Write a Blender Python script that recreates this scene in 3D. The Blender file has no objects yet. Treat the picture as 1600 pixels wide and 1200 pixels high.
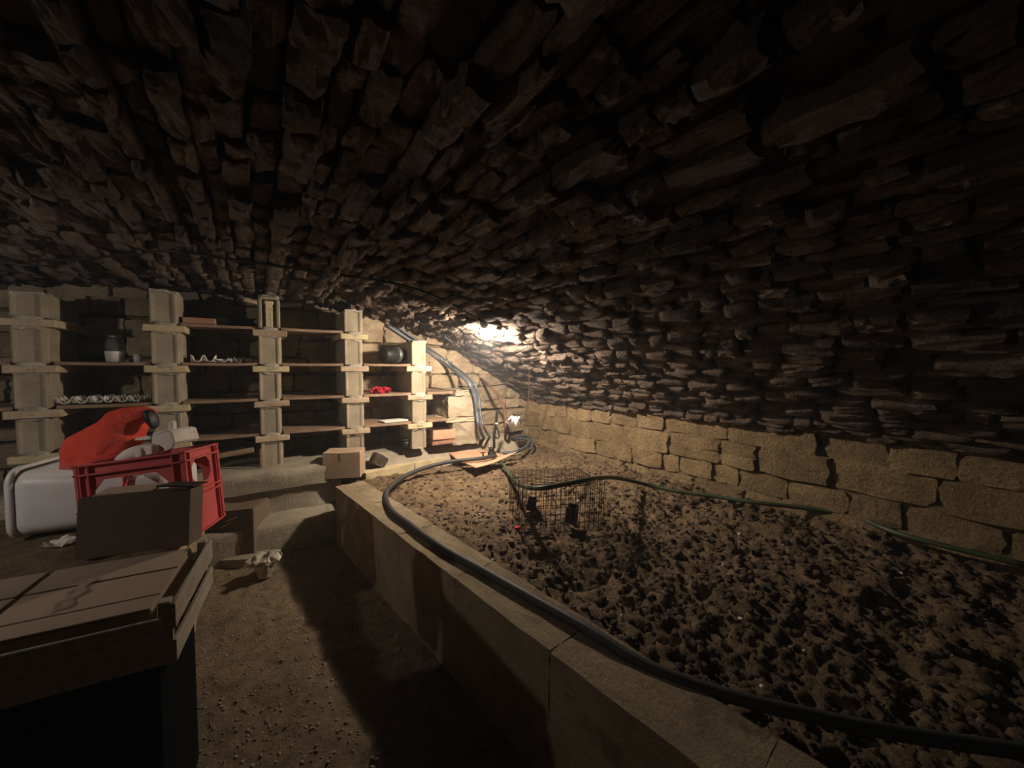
import bpy, bmesh, math, random
import numpy as np
from mathutils import Vector, Matrix
SC = bpy.context.scene
COL = SC.collection
# ------------------------------------------------------------------ camera, world, exposure
PITCH = math.atan(25/600); YAW = math.radians(33.7); CAMZ = 1.2
cd = bpy.data.cameras.new('camera'); cam = bpy.data.objects.new('camera', cd); COL.objects.link(cam)
cd.sensor_width = 36; cd.lens = 13.5; cd.clip_start = 0.02
cam.location = (0, 0, CAMZ); cam.rotation_euler = (math.pi/2-PITCH, 0, -YAW)
SC.camera = cam
w = bpy.data.worlds.new('world'); SC.world = w; w.use_nodes = True
w.node_tree.nodes['Background'].inputs[0].default_value = (0.0, 0.0, 0.0, 1)
w.node_tree.nodes['Background'].inputs[1].default_value = 0.0
SC.view_settings.view_transform = 'Standard'; SC.view_settings.look = 'None'
SC.view_settings.gamma = 1; SC.view_settings.use_curve_mapping = False
SC.view_settings.exposure = 1.1
BULB_AX = Vector((.60, .66, -.50)); LAMP_AX = Vector((.30, .68, -.50))
BULB = Vector((1.365, 2.37, 1.455)); BULB_E = 1080
LAMP = Vector((-1.62, 1.56, 1.48)); LAMP_E = 280
SC.cycles.max_bounces = 5; SC.cycles.diffuse_bounces = 3
SC.cycles.sample_clamp_indirect = 3

FW = Vector((math.sin(YAW)*math.cos(PITCH), math.cos(YAW)*math.cos(PITCH), -math.sin(PITCH)))
RT = Vector((math.cos(YAW), -math.sin(YAW), 0)); UP = RT.cross(FW)
def pt(px, py, z=None, y=None, x=None, d=None):
    """a measured point of the photograph put at its real height / distance"""
    v = FW+RT*((px-800)/600)+UP*((600-py)/600)
    if z is not None: t = (z-CAMZ)/v.z
    elif y is not None: t = y/v.y
    elif x is not None: t = x/v.x
    else: t = d
    return Vector((0, 0, CAMZ))+v*t
def proj(p):
    v = Vector(p)-Vector((0, 0, CAMZ)); d = v.dot(FW)
    return (800+600*v.dot(RT)/d, 600-600*v.dot(UP)/d, d) if d > 0.05 else (9e9, 9e9, d)

# ------------------------------------------------------------------ materials
def mat(name, c1, c2=None, scale=8, rough=0.85, bump=0.3, bscale=40, bdist=0.01, rand=0.0, metal=0, spec=0.3,
        detail=6, wood=None, trans=0, dirt=None, emit=None, alpha=1, sheen=0):
    m = bpy.data.materials.new(name); m.use_nodes = True; nt = m.node_tree; N = nt.nodes; L = nt.links
    b = N['Principled BSDF']; b.inputs['Roughness'].default_value = rough; b.inputs['Metallic'].default_value = metal
    b.inputs['Specular IOR Level'].default_value = spec
    if trans: b.inputs['Transmission Weight'].default_value = trans
    if alpha < 1: b.inputs['Alpha'].default_value = alpha
    c2 = c2 or tuple(x*0.7 for x in c1)
    g = N.new('ShaderNodeNewGeometry'); src = g.outputs['Position']
    if wood:
        tc = N.new('ShaderNodeTexCoord'); mp = N.new('ShaderNodeMapping'); mp.inputs['Scale'].default_value = wood
        L.new(tc.outputs['Object'], mp.inputs[0]); src = mp.outputs[0]
    n = N.new('ShaderNodeTexNoise'); n.inputs['Scale'].default_value = scale; n.inputs['Detail'].default_value = detail
    L.new(src, n.inputs['Vector'])
    r = N.new('ShaderNodeValToRGB'); r.color_ramp.elements[0].position = 0.35; r.color_ramp.elements[1].position = 0.65
    r.color_ramp.elements[0].color = (*c2, 1); r.color_ramp.elements[1].color = (*c1, 1)
    L.new(n.outputs['Fac'], r.inputs[0]); col = r.outputs[0]
    if bump and bscale > 12:
        nf = N.new('ShaderNodeTexNoise'); nf.inputs['Scale'].default_value = max(55, bscale*2.2); nf.inputs['Detail'].default_value = 10; nf.inputs['Roughness'].default_value = .8
        L.new(g.outputs['Position'], nf.inputs['Vector'])
        mf = N.new('ShaderNodeMapRange'); mf.inputs[1].default_value = .32; mf.inputs[2].default_value = .68; mf.inputs[3].default_value = 1-.45*min(1, bump); mf.inputs[4].default_value = 1+.40*min(1, bump)
        L.new(nf.outputs['Fac'], mf.inputs[0])
        hf = N.new('ShaderNodeHueSaturation'); L.new(mf.outputs[0], hf.inputs['Value']); L.new(col, hf.inputs['Color']); col = hf.outputs[0]
    if dirt:
        n2 = N.new('ShaderNodeTexNoise'); n2.inputs['Scale'].default_value = dirt[1]; n2.inputs['Detail'].default_value = 8
        n2.inputs['Roughness'].default_value = 0.7
        L.new(g.outputs['Position'], n2.inputs['Vector'])
        r2 = N.new('ShaderNodeValToRGB'); r2.color_ramp.elements[0].position = dirt[2]; r2.color_ramp.elements[1].position = dirt[2]+0.12
        L.new(n2.outputs['Fac'], r2.inputs[0])
        mx = N.new('ShaderNodeMix'); mx.data_type = 'RGBA'; L.new(r2.outputs[0], mx.inputs[0])
        L.new(col, mx.inputs[6]); mx.inputs[7].default_value = (*dirt[0], 1); col = mx.outputs[2]
    if rand:
        oi = N.new('ShaderNodeObjectInfo'); mr = N.new('ShaderNodeMapRange')
        mr.inputs[3].default_value = 1-rand; mr.inputs[4].default_value = 1+rand
        L.new(oi.outputs['Random'], mr.inputs[0])
        hs = N.new('ShaderNodeHueSaturation'); L.new(mr.outputs[0], hs.inputs['Value']); L.new(col, hs.inputs['Color']); col = hs.outputs[0]
    L.new(col, b.inputs['Base Color'])
    if bump:
        n3 = N.new('ShaderNodeTexNoise'); n3.inputs['Scale'].default_value = bscale; n3.inputs['Detail'].default_value = 8
        n3.inputs['Roughness'].default_value = 0.72
        L.new(src if wood else g.outputs['Position'], n3.inputs['Vector'])
        bp = N.new('ShaderNodeBump'); bp.inputs['Strength'].default_value = bump; bp.inputs['Distance'].default_value = bdist
        L.new(n3.outputs['Fac'], bp.inputs['Height']); L.new(bp.outputs[0], b.inputs['Normal'])
    return m
def emis(name, col, s):
    m = bpy.data.materials.new(name); m.use_nodes = True; nt = m.node_tree
    nt.nodes.remove(nt.nodes['Principled BSDF']); e = nt.nodes.new('ShaderNodeEmission')
    e.inputs[0].default_value = (*col, 1); e.inputs[1].default_value = s
    nt.links.new(e.outputs[0], nt.nodes['Material Output'].inputs[0]); return m
M = {}
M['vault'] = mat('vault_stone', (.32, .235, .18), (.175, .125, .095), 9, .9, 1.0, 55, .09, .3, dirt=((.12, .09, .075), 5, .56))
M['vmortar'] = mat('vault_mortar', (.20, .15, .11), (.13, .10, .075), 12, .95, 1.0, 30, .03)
M['wstone'] = mat('wall_stone', (.56, .405, .225), (.40, .28, .15), 9, .9, 1.0, 40, .09, .18, dirt=((.17, .12, .07), 7, .62))
M['wmortar'] = mat('wall_mortar', (.27, .20, .12), (.19, .14, .085), 14, .95, .9, 40, .02)
M['estone'] = mat('end_stone', (.42, .33, .22), (.28, .21, .14), 7, .9, .8, 30, .015, .2)
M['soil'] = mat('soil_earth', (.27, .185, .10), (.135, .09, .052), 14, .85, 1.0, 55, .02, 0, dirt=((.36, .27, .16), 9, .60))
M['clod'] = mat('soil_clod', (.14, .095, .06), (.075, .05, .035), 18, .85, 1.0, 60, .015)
M['gravel'] = mat('gravel_floor', (.27, .20, .12), (.17, .12, .075), 22, .9, 1.0, 90, .012, 0, dirt=((.12, .085, .055), 3, .55))
M['pebble'] = mat('pebble', (.34, .26, .17), (.20, .15, .10), 60, .85, .4, 90, .004)
M['cblock'] = mat('concrete_block', (.40, .32, .205), (.29, .225, .14), 7, .92, 1.0, 70, .010, .06, dirt=((.20, .15, .09), 6, .56))
M['kerb'] = mat('pale_kerb', (.58, .48, .30), (.46, .37, .22), 9, .9, .6, 60, .006)
M['cement'] = mat('cement', (.38, .33, .25), (.28, .24, .18), 6, .92, .7, 45, .012, 0, dirt=((.22, .18, .13), 6, .58))
M['pblock'] = mat('pillar_block', (.35, .295, .215), (.26, .215, .155), 9, .92, .6, 90, .005, .08)
M['slab'] = mat('cap_slab', (.46, .36, .25), (.34, .25, .17), 12, .9, .5, 70, .004, .18)
M['pmortar'] = mat('pillar_mortar', (.46, .42, .34), (.34, .30, .24), 20, .95, .9, 50, .01)
M['board'] = mat('shelf_wood', (.30, .20, .13), (.18, .12, .08), 4, .8, .3, 8, .004, .15, wood=(1.5, 14, 14))
M['cratewood'] = mat('poplar_slat', (.50, .44, .35), (.36, .31, .24), 5, .8, .35, 9, .004, .06, wood=(14, 1.5, 14))
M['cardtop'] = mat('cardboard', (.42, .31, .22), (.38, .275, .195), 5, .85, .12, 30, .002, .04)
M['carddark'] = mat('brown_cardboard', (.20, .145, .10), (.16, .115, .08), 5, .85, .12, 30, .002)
M['cardpink'] = mat('pinkish_cardboard', (.58, .34, .22), (.50, .28, .18), 6, .8, .1, 30, .002)
M['redbag'] = mat('red_bag_plastic', (.95, .09, .045), (.85, .06, .03), 12, .36, .8, 11, .03, 0, 0, .5)
M['redcrate'] = mat('red_crate_plastic', (.62, .10, .10), (.52, .075, .075), 8, .5, .05, 30, .002, 0, 0, .5)
M['white'] = mat('white_plastic', (.72, .70, .70), (.64, .62, .61), 4, .42, .05, 20, .002, 0, 0, .5)
M['pulp'] = mat('moulded_pulp', (.72, .68, .60), (.58, .54, .46), 12, .9, .4, 80, .003)
M['black'] = mat('black_rubber', (.02, .02, .02), (.012, .012, .012), 8, .5, .1, 40, .001)
M['undershade'] = mat('shade_black', (.012, .012, .012), (.008, .008, .008), 8, 1, 0, spec=.02)  # black that stands in for the shade below the wooden crate
M['hose'] = mat('dark_hose', (.04, .04, .038), (.026, .027, .026), 10, .6, .15, 80, .001, 0, 0, .5)
M['bluehose'] = mat('blue_grey_pipe', (.09, .11, .14), (.06, .075, .10), 10, .4, .1, 80, .001, 0, 0, .5)
M['green'] = mat('green_hose', (.06, .085, .04), (.04, .055, .03), 10, .5, .15, 80, .001, 0, 0, .5)
M['rust'] = mat('rusty_pipe', (.17, .09, .05), (.10, .05, .03), 30, .8, .3, 80, .001)
M['rustwire'] = mat('rusty_wire', (.10, .06, .04), (.06, .035, .025), 60, .7, .2, 80, .001, 0, .3)
M['metal'] = mat('brass_valve', (.45, .38, .25), (.3, .25, .16), 20, .4, .1, 60, .001, 0, .9)
M['steel'] = mat('dull_steel', (.5, .5, .5), (.3, .3, .3), 20, .35, .1, 60, .001, 0, .9)
M['paper'] = mat('white_paper', (.70, .66, .58), (.6, .56, .48), 10, .85, .2, 40, .002)
M['cup'] = mat('dirty_plastic_film', (.50, .46, .38), (.3, .27, .2), 30, .4, .3, 60, .003, 0, 0, .5)
M['glassdark'] = mat('dark_bottle_glass', (.015, .02, .015), (.01, .015, .01), 8, .08, 0, 1, 0, 0, 0, .6)
M['jar'] = mat('greenish_glass', (.45, .5, .48), (.4, .45, .43), 6, .06, 0, 1, 0, 0, 0, .5, trans=.85)
M['tape'] = mat('clear_tape', (.40, .31, .23), (.36, .275, .2), 8, .12, .5, 30, .004, 0, 0, .7)
M['yellow'] = mat('yellowish_tile', (.55, .46, .28), (.45, .37, .22), 20, .85, .4, 60, .003)
M['ink'] = mat('faded_ink', (.16, .13, .10), (.12, .1, .08), 20, .8, 0)
M['redcloth'] = mat('red_rag', (.50, .02, .05), (.35, .015, .03), 15, .7, .5, 30, .005)
M['blackbox'] = mat('dark_purple_plastic', (.02, .015, .03), (.015, .01, .02), 8, .5, 0)
M['terracotta'] = mat('terracotta', (.36, .19, .12), (.28, .14, .09), 10, .85, .3, 50, .003)
M['glow'] = emis('bulb_glow', (1, .84, .66), 1)
M['glowside'] = emis('bulb_side_glow', (1, .9, .78), 45)
M['glow2'] = emis('lamp_glow', (1, .92, .84), 1)

# ------------------------------------------------------------------ mesh helpers
def link(name, me, m, parent=None, smooth=False):
    o = bpy.data.objects.new(name, me)
    if m is not None and not me.materials: me.materials.append(m)
    COL.objects.link(o)
    if parent is not None:
        o.parent = parent; bpy.context.view_layer.update if False else None
    if smooth: me.shade_smooth()
    return o
def raw(name, V, F, m, parent=None, smooth=False):
    me = bpy.data.meshes.new(name); me.from_pydata([tuple(v) for v in V], [], [tuple(f) for f in F]); me.update()
    return link(name, me, m, parent, smooth)
def npmesh(name, V, F, m, parent=None, smooth=False):      # F: (n,k) array
    me = bpy.data.meshes.new(name); V = np.asarray(V, dtype=np.float32); F = np.asarray(F, dtype=np.int32)
    n, k = F.shape
    me.vertices.add(len(V)); me.vertices.foreach_set('co', V.ravel())
    me.loops.add(n*k); me.loops.foreach_set('vertex_index', F.ravel())
    me.polygons.add(n); me.polygons.foreach_set('loop_start', np.arange(0, n*k, k, dtype=np.int32))
    me.update(calc_edges=True); me.validate()
    return link(name, me, m, parent, smooth)
def tag(o, label=None, cat=None, group=None, kind=None):
    if label: o['label'] = label
    if cat: o['category'] = cat
    if group: o['group'] = group
    if kind: o['kind'] = kind
    return o
def empty(name, loc, label, cat, rot=None, group=None):
    o = bpy.data.objects.new(name, None); COL.objects.link(o); o.location = loc
    o.empty_display_size = .05
    if rot is not None:
        if isinstance(rot, Matrix): o.rotation_euler = rot.to_euler()
        else: o.rotation_euler = rot
    return tag(o, label, cat, group)
def bm_obj(name, bm, m, parent=None, smooth=False, bevel=0, seg=1):
    if bevel: bmesh.ops.bevel(bm, geom=bm.edges[:], offset=bevel, segments=seg, affect='EDGES', profile=.6)
    bmesh.ops.recalc_face_normals(bm, faces=bm.faces)
    me = bpy.data.meshes.new(name); bm.to_mesh(me); bm.free()
    return link(name, me, m, parent, smooth)
def addbox(bm, c, s, R=None):
    r = bmesh.ops.create_cube(bm, size=1)['verts']
    for v in r:
        q = Vector((v.co.x*s[0], v.co.y*s[1], v.co.z*s[2]))
        v.co = (R @ q if R else q)+Vector(c)
    return r
def box(name, c, s, m, parent=None, bevel=.004, R=None, jit=0):
    bm = bmesh.new(); vs = addbox(bm, c, s, R)
    if jit:
        for v in vs: v.co += Vector([random.uniform(-jit, jit) for _ in range(3)])
    return bm_obj(name, bm, m, parent, bevel=bevel)
def prism(name, pts, z0, z1, m, parent=None, bevel=0):    # polygon in xy extruded in z
    bm = bmesh.new(); lo = [bm.verts.new((p[0], p[1], z0)) for p in pts]; hi = [bm.verts.new((p[0], p[1], z1)) for p in pts]
    n = len(pts); bm.faces.new(lo[::-1]); bm.faces.new(hi)
    for i in range(n): bm.faces.new((lo[i], lo[(i+1) % n], hi[(i+1) % n], hi[i]))
    return bm_obj(name, bm, m, parent, bevel=bevel)
def lathe(name, prof, m, parent=None, n=24, c=(0, 0, 0), smooth=True, cap=True):
    V = []; F = []
    for r, z in prof:
        for i in range(n):
            a = 2*math.pi*i/n; V.append((c[0]+r*math.cos(a), c[1]+r*math.sin(a), c[2]+z))
    for j in range(len(prof)-1):
        for i in range(n):
            F.append((j*n+i, j*n+(i+1) % n, (j+1)*n+(i+1) % n, (j+1)*n+i))
    if cap:
        F.append(tuple(range(n))[::-1]); F.append(tuple((len(prof)-1)*n+i for i in range(n)))
    return raw(name, V, F, m, parent, smooth)
def catmull(P, k=8):
    P = [Vector(p) for p in P]; Q = [P[0]*2-P[1]]+P+[P[-1]*2-P[-2]]; out = []
    for i in range(1, len(Q)-2):
        a, b, c, d = Q[i-1:i+3]
        for j in range(k):
            t = j/k
            out.append(.5*((2*b)+(c-a)*t+(2*a-5*b+4*c-d)*t*t+(3*b-a-3*c+d)*t**3))
    out.append(P[-1]); return out
def tubegeo(P, r, n=8, base=0):
    V = []; F = []; up = Vector((0, 0, 1))
    for i, p in enumerate(P):
        t = (P[min(i+1, len(P)-1)]-P[max(i-1, 0)]).normalized()
        if i == 0:
            a = t.cross(up) if abs(t.z) < .95 else t.cross(Vector((1, 0, 0)))
            a.normalize()
        else:
            a = (a-t*a.dot(t)).normalized()
        b = t.cross(a); rr = r[i] if isinstance(r, list) else r
        for k in range(n):
            q = 2*math.pi*k/n; V.append(p+a*math.cos(q)*rr+b*math.sin(q)*rr)
    for i in range(len(P)-1):
        for k in range(n):
            F.append((base+i*n+k, base+i*n+(k+1) % n, base+(i+1)*n+(k+1) % n, base+(i+1)*n+k))
    F.append(tuple(base+k for k in range(n))[::-1]); F.append(tuple(base+(len(P)-1)*n+k for k in range(n)))
    return V, F
def tube(name, P, r, m, parent=None, n=8, k=8, curve=True):
    Q = catmull(P, k) if curve else [Vector(p) for p in P]
    V, F = tubegeo(Q, r, n); return raw(name, V, F, m, parent, True)

# noise fields
rng = np.random.default_rng(7)
def vnoise(X, Y, sc, seed):
    rg = np.random.default_rng(seed); G = rg.random((257, 257)); G[256] = G[0]; G[:, 256] = G[:, 0]
    x = (X*sc) % 256; y = (Y*sc) % 256; i = x.astype(int); j = y.astype(int); u = x-i; v = y-j
    u = u*u*(3-2*u); v = v*v*(3-2*v)
    return (G[i, j]*(1-u)*(1-v)+G[i+1, j]*u*(1-v)+G[i, j+1]*(1-u)*v+G[i+1, j+1]*u*v)*2-1
def grid(name, x0, x1, y0, y1, cell, fz, m, keep=None, smooth=True, warp=None):
    nx = int((x1-x0)/cell*(2 if warp else 1))+1; ny = int((y1-y0)/cell)+1
    X, Y = np.meshgrid(np.linspace(x0, x1, nx), np.linspace(y0, y1, ny), indexing='ij')
    Z = fz(X, Y)
    if warp: X = warp(X, Y)
    V = np.stack([X, Y, Z], -1).reshape(-1, 3)
    I = np.arange(nx*ny).reshape(nx, ny)
    F = np.stack([I[:-1, :-1], I[1:, :-1], I[1:, 1:], I[:-1, 1:]], -1).reshape(-1, 4)
    return npmesh(name, V, F, m, None, smooth)

# rough stone prototypes, unit size
def rockgeo(seed, n=3, jit=.05, round_=.5):
    rg = random.Random(seed); idx = {}; V = []; F = []
    off = [rg.uniform(-9, 9) for _ in range(3)]
    from mathutils import noise
    def vid(p):
        key = tuple(round(c*n) for c in p)
        if key not in idx:
            q = Vector(p)*2-Vector((1, 1, 1))
            s = q.normalized()*1.05
            e = sum(abs(c) > .99 for c in q)
            w_ = round_*(0, .10, .34, .62)[e]
            q2 = q.lerp(s, w_)
            nz = noise.noise_vector(q*1.3+Vector(off))*jit*2.2
            q2 = q2+nz+Vector([rg.uniform(-jit, jit) for _ in range(3)])
            idx[key] = len(V); V.append(q2*.5)
        return idx[key]
    for ax in range(3):
        for sd in (0, 1):
            for i in range(n):
                for j in range(n):
                    f = []
                    for a, b in ((i, j), (i+1, j), (i+1, j+1), (i, j+1)):
                        p = [0, 0, 0]; p[ax] = sd; p[(ax+1) % 3] = a/n; p[(ax+2) % 3] = b/n; f.append(vid(p))
                    F.append(f if sd else f[::-1])
    return np.array([tuple(v) for v in V]), np.array(F)
ROCKS = [rockgeo(i, 4, .075, .42) for i in range(16)]
BLOCKS = [rockgeo(50+i, 4, .055, .42) for i in range(16)]
PEBS = [rockgeo(100+i, 2, .09, 1.0) for i in range(8)]
protos = {}
def protomesh(kind, i, m, smooth=False):
    key = (kind, i, m.name)
    if key not in protos:
        V, F = {'rock': ROCKS, 'block': BLOCKS, 'peb': PEBS}[kind][i]
        me = bpy.data.meshes.new(kind); me.from_pydata([tuple(v) for v in V], [], [tuple(int(a) for a in f) for f in F]); me.update()
        me.materials.append(m)
        if smooth: me.shade_smooth()
        protos[key] = me
    return protos[key]
def stone_obj(name, i, T, m, parent, kind='rock'):      # T: 4x4 world
    o = bpy.data.objects.new(name, protomesh(kind, i, m)); COL.objects.link(o)
    o.parent = parent; o.matrix_world = T
    o.matrix_local = T
    return o
def mass(name, items, m, parent=None, kind='rock', smooth=False):     # items: list of (i, 4x4)
    Vs = []; Fs = []; base = 0; src = {'rock': ROCKS, 'block': BLOCKS, 'peb': PEBS}[kind]
    for i, T in items:
        V, F = src[i]; A = np.array(T)
        Vs.append(V @ A[:3, :3].T+A[:3, 3]); Fs.append(F+base); base += len(V)
    return npmesh(name, np.concatenate(Vs), np.concatenate(Fs), m, parent, smooth)

# ------------------------------------------------------------------ vault profile
PU = [0, .3, .6, 1.0, 1.5, 2.0, 2.4, 2.7, 2.9]; PZ = [1.79, 1.785, 1.77, 1.73, 1.62, 1.42, 1.20, 1.01, .87]
XA = -.3; XR = 2.6; XL = -3.2; YN = 3.62; YS = -1.5
def zc(x): return float(np.interp(abs(x-XA), PU, PZ))
# smooth the profile into a polyline with arc length
_u = np.linspace(-2.9, 2.9, 233); _z = np.interp(np.abs(_u), PU, PZ)
_k = np.exp(-np.linspace(-2, 2, 21)**2); _k /= _k.sum(); _zp = np.pad(_z, 10, mode='reflect', reflect_type='odd'); _z = np.convolve(_zp, _k, 'valid')
_s = np.concatenate([[0], np.cumsum(np.hypot(np.diff(_u), np.diff(_z)))]); SLEN = _s[-1]
def prof(s):
    u = float(np.interp(s, _s, _u)); z = float(np.interp(s, _s, _z))
    u2 = float(np.interp(s+.05, _s, _u)); z2 = float(np.interp(s+.05, _s, _z)); u1 = float(np.interp(s-.05, _s, _u)); z1 = float(np.interp(s-.05, _s, _z))
    T = Vector((u2-u1, 0, z2-z1)).normalized(); Nn = Vector((T.z, 0, -T.x))      # inward (down)
    return Vector((u+XA, 0, z)), T, Nn
def ceil_hit(px, py, off=.03):
    v = FW+RT*((px-800)/600)+UP*((600-py)/600); t = .3
    while t < 6:
        p = Vector((0, 0, CAMZ))+v*t
        if p.z > zc(p.x)-off or p.y > YN-.05: return p
        t += .005
    return p

def frame_matrix(c, X, Y, Z, sx, sy, sz):
    R = Matrix((X*sx, Y*sy, Z*sz)).transposed().to_4x4(); return Matrix.Translation(c) @ R
def vis(p):
    a, b, d = proj(p); return d > .1 and -80 < a < 1680 and -80 < b < 1280

# ------------------------------------------------------------------ setting: shells
def shell():
    V = []; F = []; ns = 120; ny = 130
    for i in range(ns+1):
        P, T, Nn = prof(SLEN*i/ns)
        for j in range(ny+1):
            y = YS-.1+(YN+.3-YS)*j/ny
            V.append((P.x-Nn.x*.015, y, P.z-Nn.z*.015))
    V = np.array(V); S = np.repeat(np.arange(ns+1), ny+1)*SLEN/ns
    h = .012*vnoise(S+3, V[:, 1]+9, 14, 3)+.012*vnoise(S+3, V[:, 1]+9, 5, 4)
    V[:, 2] -= h
    I = np.arange((ns+1)*(ny+1)).reshape(ns+1, ny+1)
    F = np.stack([I[:-1, :-1], I[1:, :-1], I[1:, 1:], I[:-1, 1:]], -1).reshape(-1, 4)
    return npmesh('ceiling', V, F, M['vmortar'], None, True)
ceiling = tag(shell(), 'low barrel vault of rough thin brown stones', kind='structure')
items = []
rd = random.Random(5); s = .04; course = 0
while s < SLEN-.03:
    th = rd.uniform(.038, .074); P, T, Nn = prof(s+th/2); lift = rd.uniform(-.012, .022)
    y = YS-rd.uniform(0, .2)
    while y < YN+.02:
        ln = rd.uniform(.07, .22); yc = y+ln/2
        c = P+Vector((0, yc, 0)); pr = lift+rd.uniform(-.012, .026)
        if rd.random() < .08: pr -= .03
        dep = .12
        c = c+Nn*(pr+.012-dep/2+.02)+T*rd.uniform(-.008, .008)
        R = Matrix.Rotation(rd.uniform(-.09, .09), 3, 'Y') @ Matrix.Rotation(rd.uniform(-.12, .12), 3, 'X') @ Matrix.Rotation(rd.uniform(-.06, .06), 3, 'Z')
        Tm = frame_matrix(c, R @ T, R @ Vector((0, 1, 0)), R @ Nn, th*1.0, ln*.98, dep)
        items.append((rd.randrange(16), Tm, ln*th, c.copy()))
        y += ln+rd.uniform(.0, .015)
    s += th+rd.uniform(.0, .008)
def rank(items, n):
    sc = []
    for k, (i, T, a, c) in enumerate(items):
        sc.append((-(a/max(proj(c)[2], .1)**2) if vis(c) else 1, k))
    sc.sort(); top = {k for v, k in sc[:n] if v < 0}
    return [items[k] for k in range(len(items)) if k in top], [items[k] for k in range(len(items)) if k not in top]
top, rest = rank(items, 300)
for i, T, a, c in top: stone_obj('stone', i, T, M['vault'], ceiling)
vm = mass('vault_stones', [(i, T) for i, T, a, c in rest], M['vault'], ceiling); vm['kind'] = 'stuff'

# right wall and end wall: a mortar plane each with coursed stones
def wallgrid(name, o, ux, L, H, m):
    nx = int(L/.05); nz = max(2, int(H/.04)); V = []; F = []
    nrm = Vector((0, 0, 1)).cross(ux) * -1
    for i in range(nx+1):
        for k in range(nz+1):
            h = .012*math.sin(i*1.7+k*2.3)+rd.uniform(-.008, .008)
            V.append(o+ux*(L*i/nx)+Vector((0, 0, H*k/nz))+nrm*h)
    for i in range(nx):
        for k in range(nz): F.append((i*(nz+1)+k, (i+1)*(nz+1)+k, (i+1)*(nz+1)+k+1, i*(nz+1)+k+1))
    return raw(name, V, F, m, None, True)
wall_right = tag(wallgrid('wall_right', Vector((XR+.004, YS, 0)), Vector((0, 1, 0)), YN-YS+.1, .95, M['wmortar']), 'low wall of yellowish rubble stones under the vault', kind='structure')
wall_left = tag(wallgrid('wall_left', Vector((XL-.02, YS, 0)), Vector((0, 1, 0)), YN-YS+.1, .95, M['wmortar']), kind='structure')
wall_back = tag(wallgrid('wall_back', Vector((XL-.1, YN+.04, 0)), Vector((1, 0, 0)), XR-XL+.2, 1.85, M['wmortar']), 'stone end wall behind the shelves', kind='structure')
wall_front = tag(wallgrid('wall_front', Vector((XL-.1, YS, 0)), Vector((1, 0, 0)), XR-XL+.2, 1.85, M['wmortar']), kind='structure')
def coursed(seed, o, ux, nrm, L, rows, lmin, lmax, dep, jit=.02):
    r = random.Random(seed); out = []; z = o.z
    for h in rows:
        x = -r.uniform(0, .15); wob = r.uniform(0, 6)
        while x < L:
            ln = r.uniform(lmin, lmax)*(1.25 if h > .13 else .9); n = 1
            if h > .13 and r.random() < .3: n = 2
            for q in range(n):
                hh = h/n; c = o+ux*(x+ln/2); c.z = z+hh*(q+.5)+.012*math.sin(x*2+wob)
                c += nrm*(r.uniform(-jit, jit)*.8-dep/2+.026)
                R = Matrix.Rotation(r.uniform(-.06, .06), 3, nrm) @ Matrix.Rotation(r.uniform(-.07, .07), 3, 'Z')
                T = frame_matrix(c, R @ ux, R @ nrm, R @ Vector((0, 0, 1)), ln*1.03, dep, hh*r.uniform(.98, 1.06))
                out.append((r.randrange(16), T, ln*hh, c))
            x += ln+r.uniform(.004, .02)
        z += h+r.uniform(.0, .01)
    return out
it = coursed(11, Vector((XR, YS+.1, .27)), Vector((0, 1, 0)), Vector((-1, 0, 0)), YN-YS-.1, [.14, .125, .16, .12, .09], .13, .34, .15)
top, rest = rank(it, 300)
for i, T, a, c in top: stone_obj('stone', i, T, M['wstone'], wall_right, 'block')
if rest: tag(mass('wall_stones', [(i, T) for i, T, a, c in rest], M['wstone'], wall_right, 'block'), kind='stuff')
it = coursed(12, Vector((-1.9, YN, .48)), Vector((1, 0, 0)), Vector((0, -1, 0)), XR+1.95, [.12, .14, .10, .15, .13, .12, .14, .12, .13, .12], .16, .34, .14)
it = [q for q in it if q[3].z < zc(q[3].x)+.06]
top, rest = rank(it, 300)
for i, T, a, c in top: stone_obj('stone', i, T, M['estone'], wall_back, 'block')
if rest: tag(mass('wall_stones', [(i, T) for i, T, a, c in rest], M['estone'], wall_back, 'block'), kind='stuff')

# floor
def floorz(X, Y): return .010*vnoise(X+5, Y+5, 7, 21)+.006*vnoise(X+5, Y+5, 28, 22)+.004*vnoise(X+5, Y+5, 70, 23)
floor = tag(grid('floor', -1.9, .8, -1.5, 3.1, .02, floorz, M['gravel']), 'trodden gravel and earth floor of the walkway', kind='structure')
fl2 = raw('floor', [(-3.4, -1.7, -.03), (2.8, -1.7, -.03), (2.8, 3.9, -.03), (-3.4, 3.9, -.03)], [(0, 1, 2, 3)], M['gravel']); fl2['kind'] = 'structure'
def scatter(name, n, fx, m, parent=None, smin=.006, smax=.02, seed=1, flat=.7):
    r = random.Random(seed); out = []
    for _ in range(n):
        x, y, z = fx(r); s_ = smin+(smax-smin)*r.random()**2.5
        R = Matrix.Rotation(r.uniform(0, 6.3), 3, 'Z') @ Matrix.Rotation(r.uniform(-.5, .5), 3, 'X')
        out.append((r.randrange(8), frame_matrix(Vector((x, y, z)), R @ Vector((1, 0, 0)), R @ Vector((0, 1, 0)), R @ Vector((0, 0, 1)), s_*r.uniform(.8, 1.4), s_*r.uniform(.8, 1.2), s_*flat)))
    return mass(name, out, m, parent, 'peb')
def fpos(r):
    x = r.uniform(-.5, .62); y = r.uniform(.3, 2.95); return x, y, float(floorz(np.array([x]), np.array([y]))[0])
tag(scatter('gravel', 8000, fpos, M['pebble'], None, .003, .011, 31), 'small pale gravel stones strewn over the walkway floor', 'gravel', kind='stuff')

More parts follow.
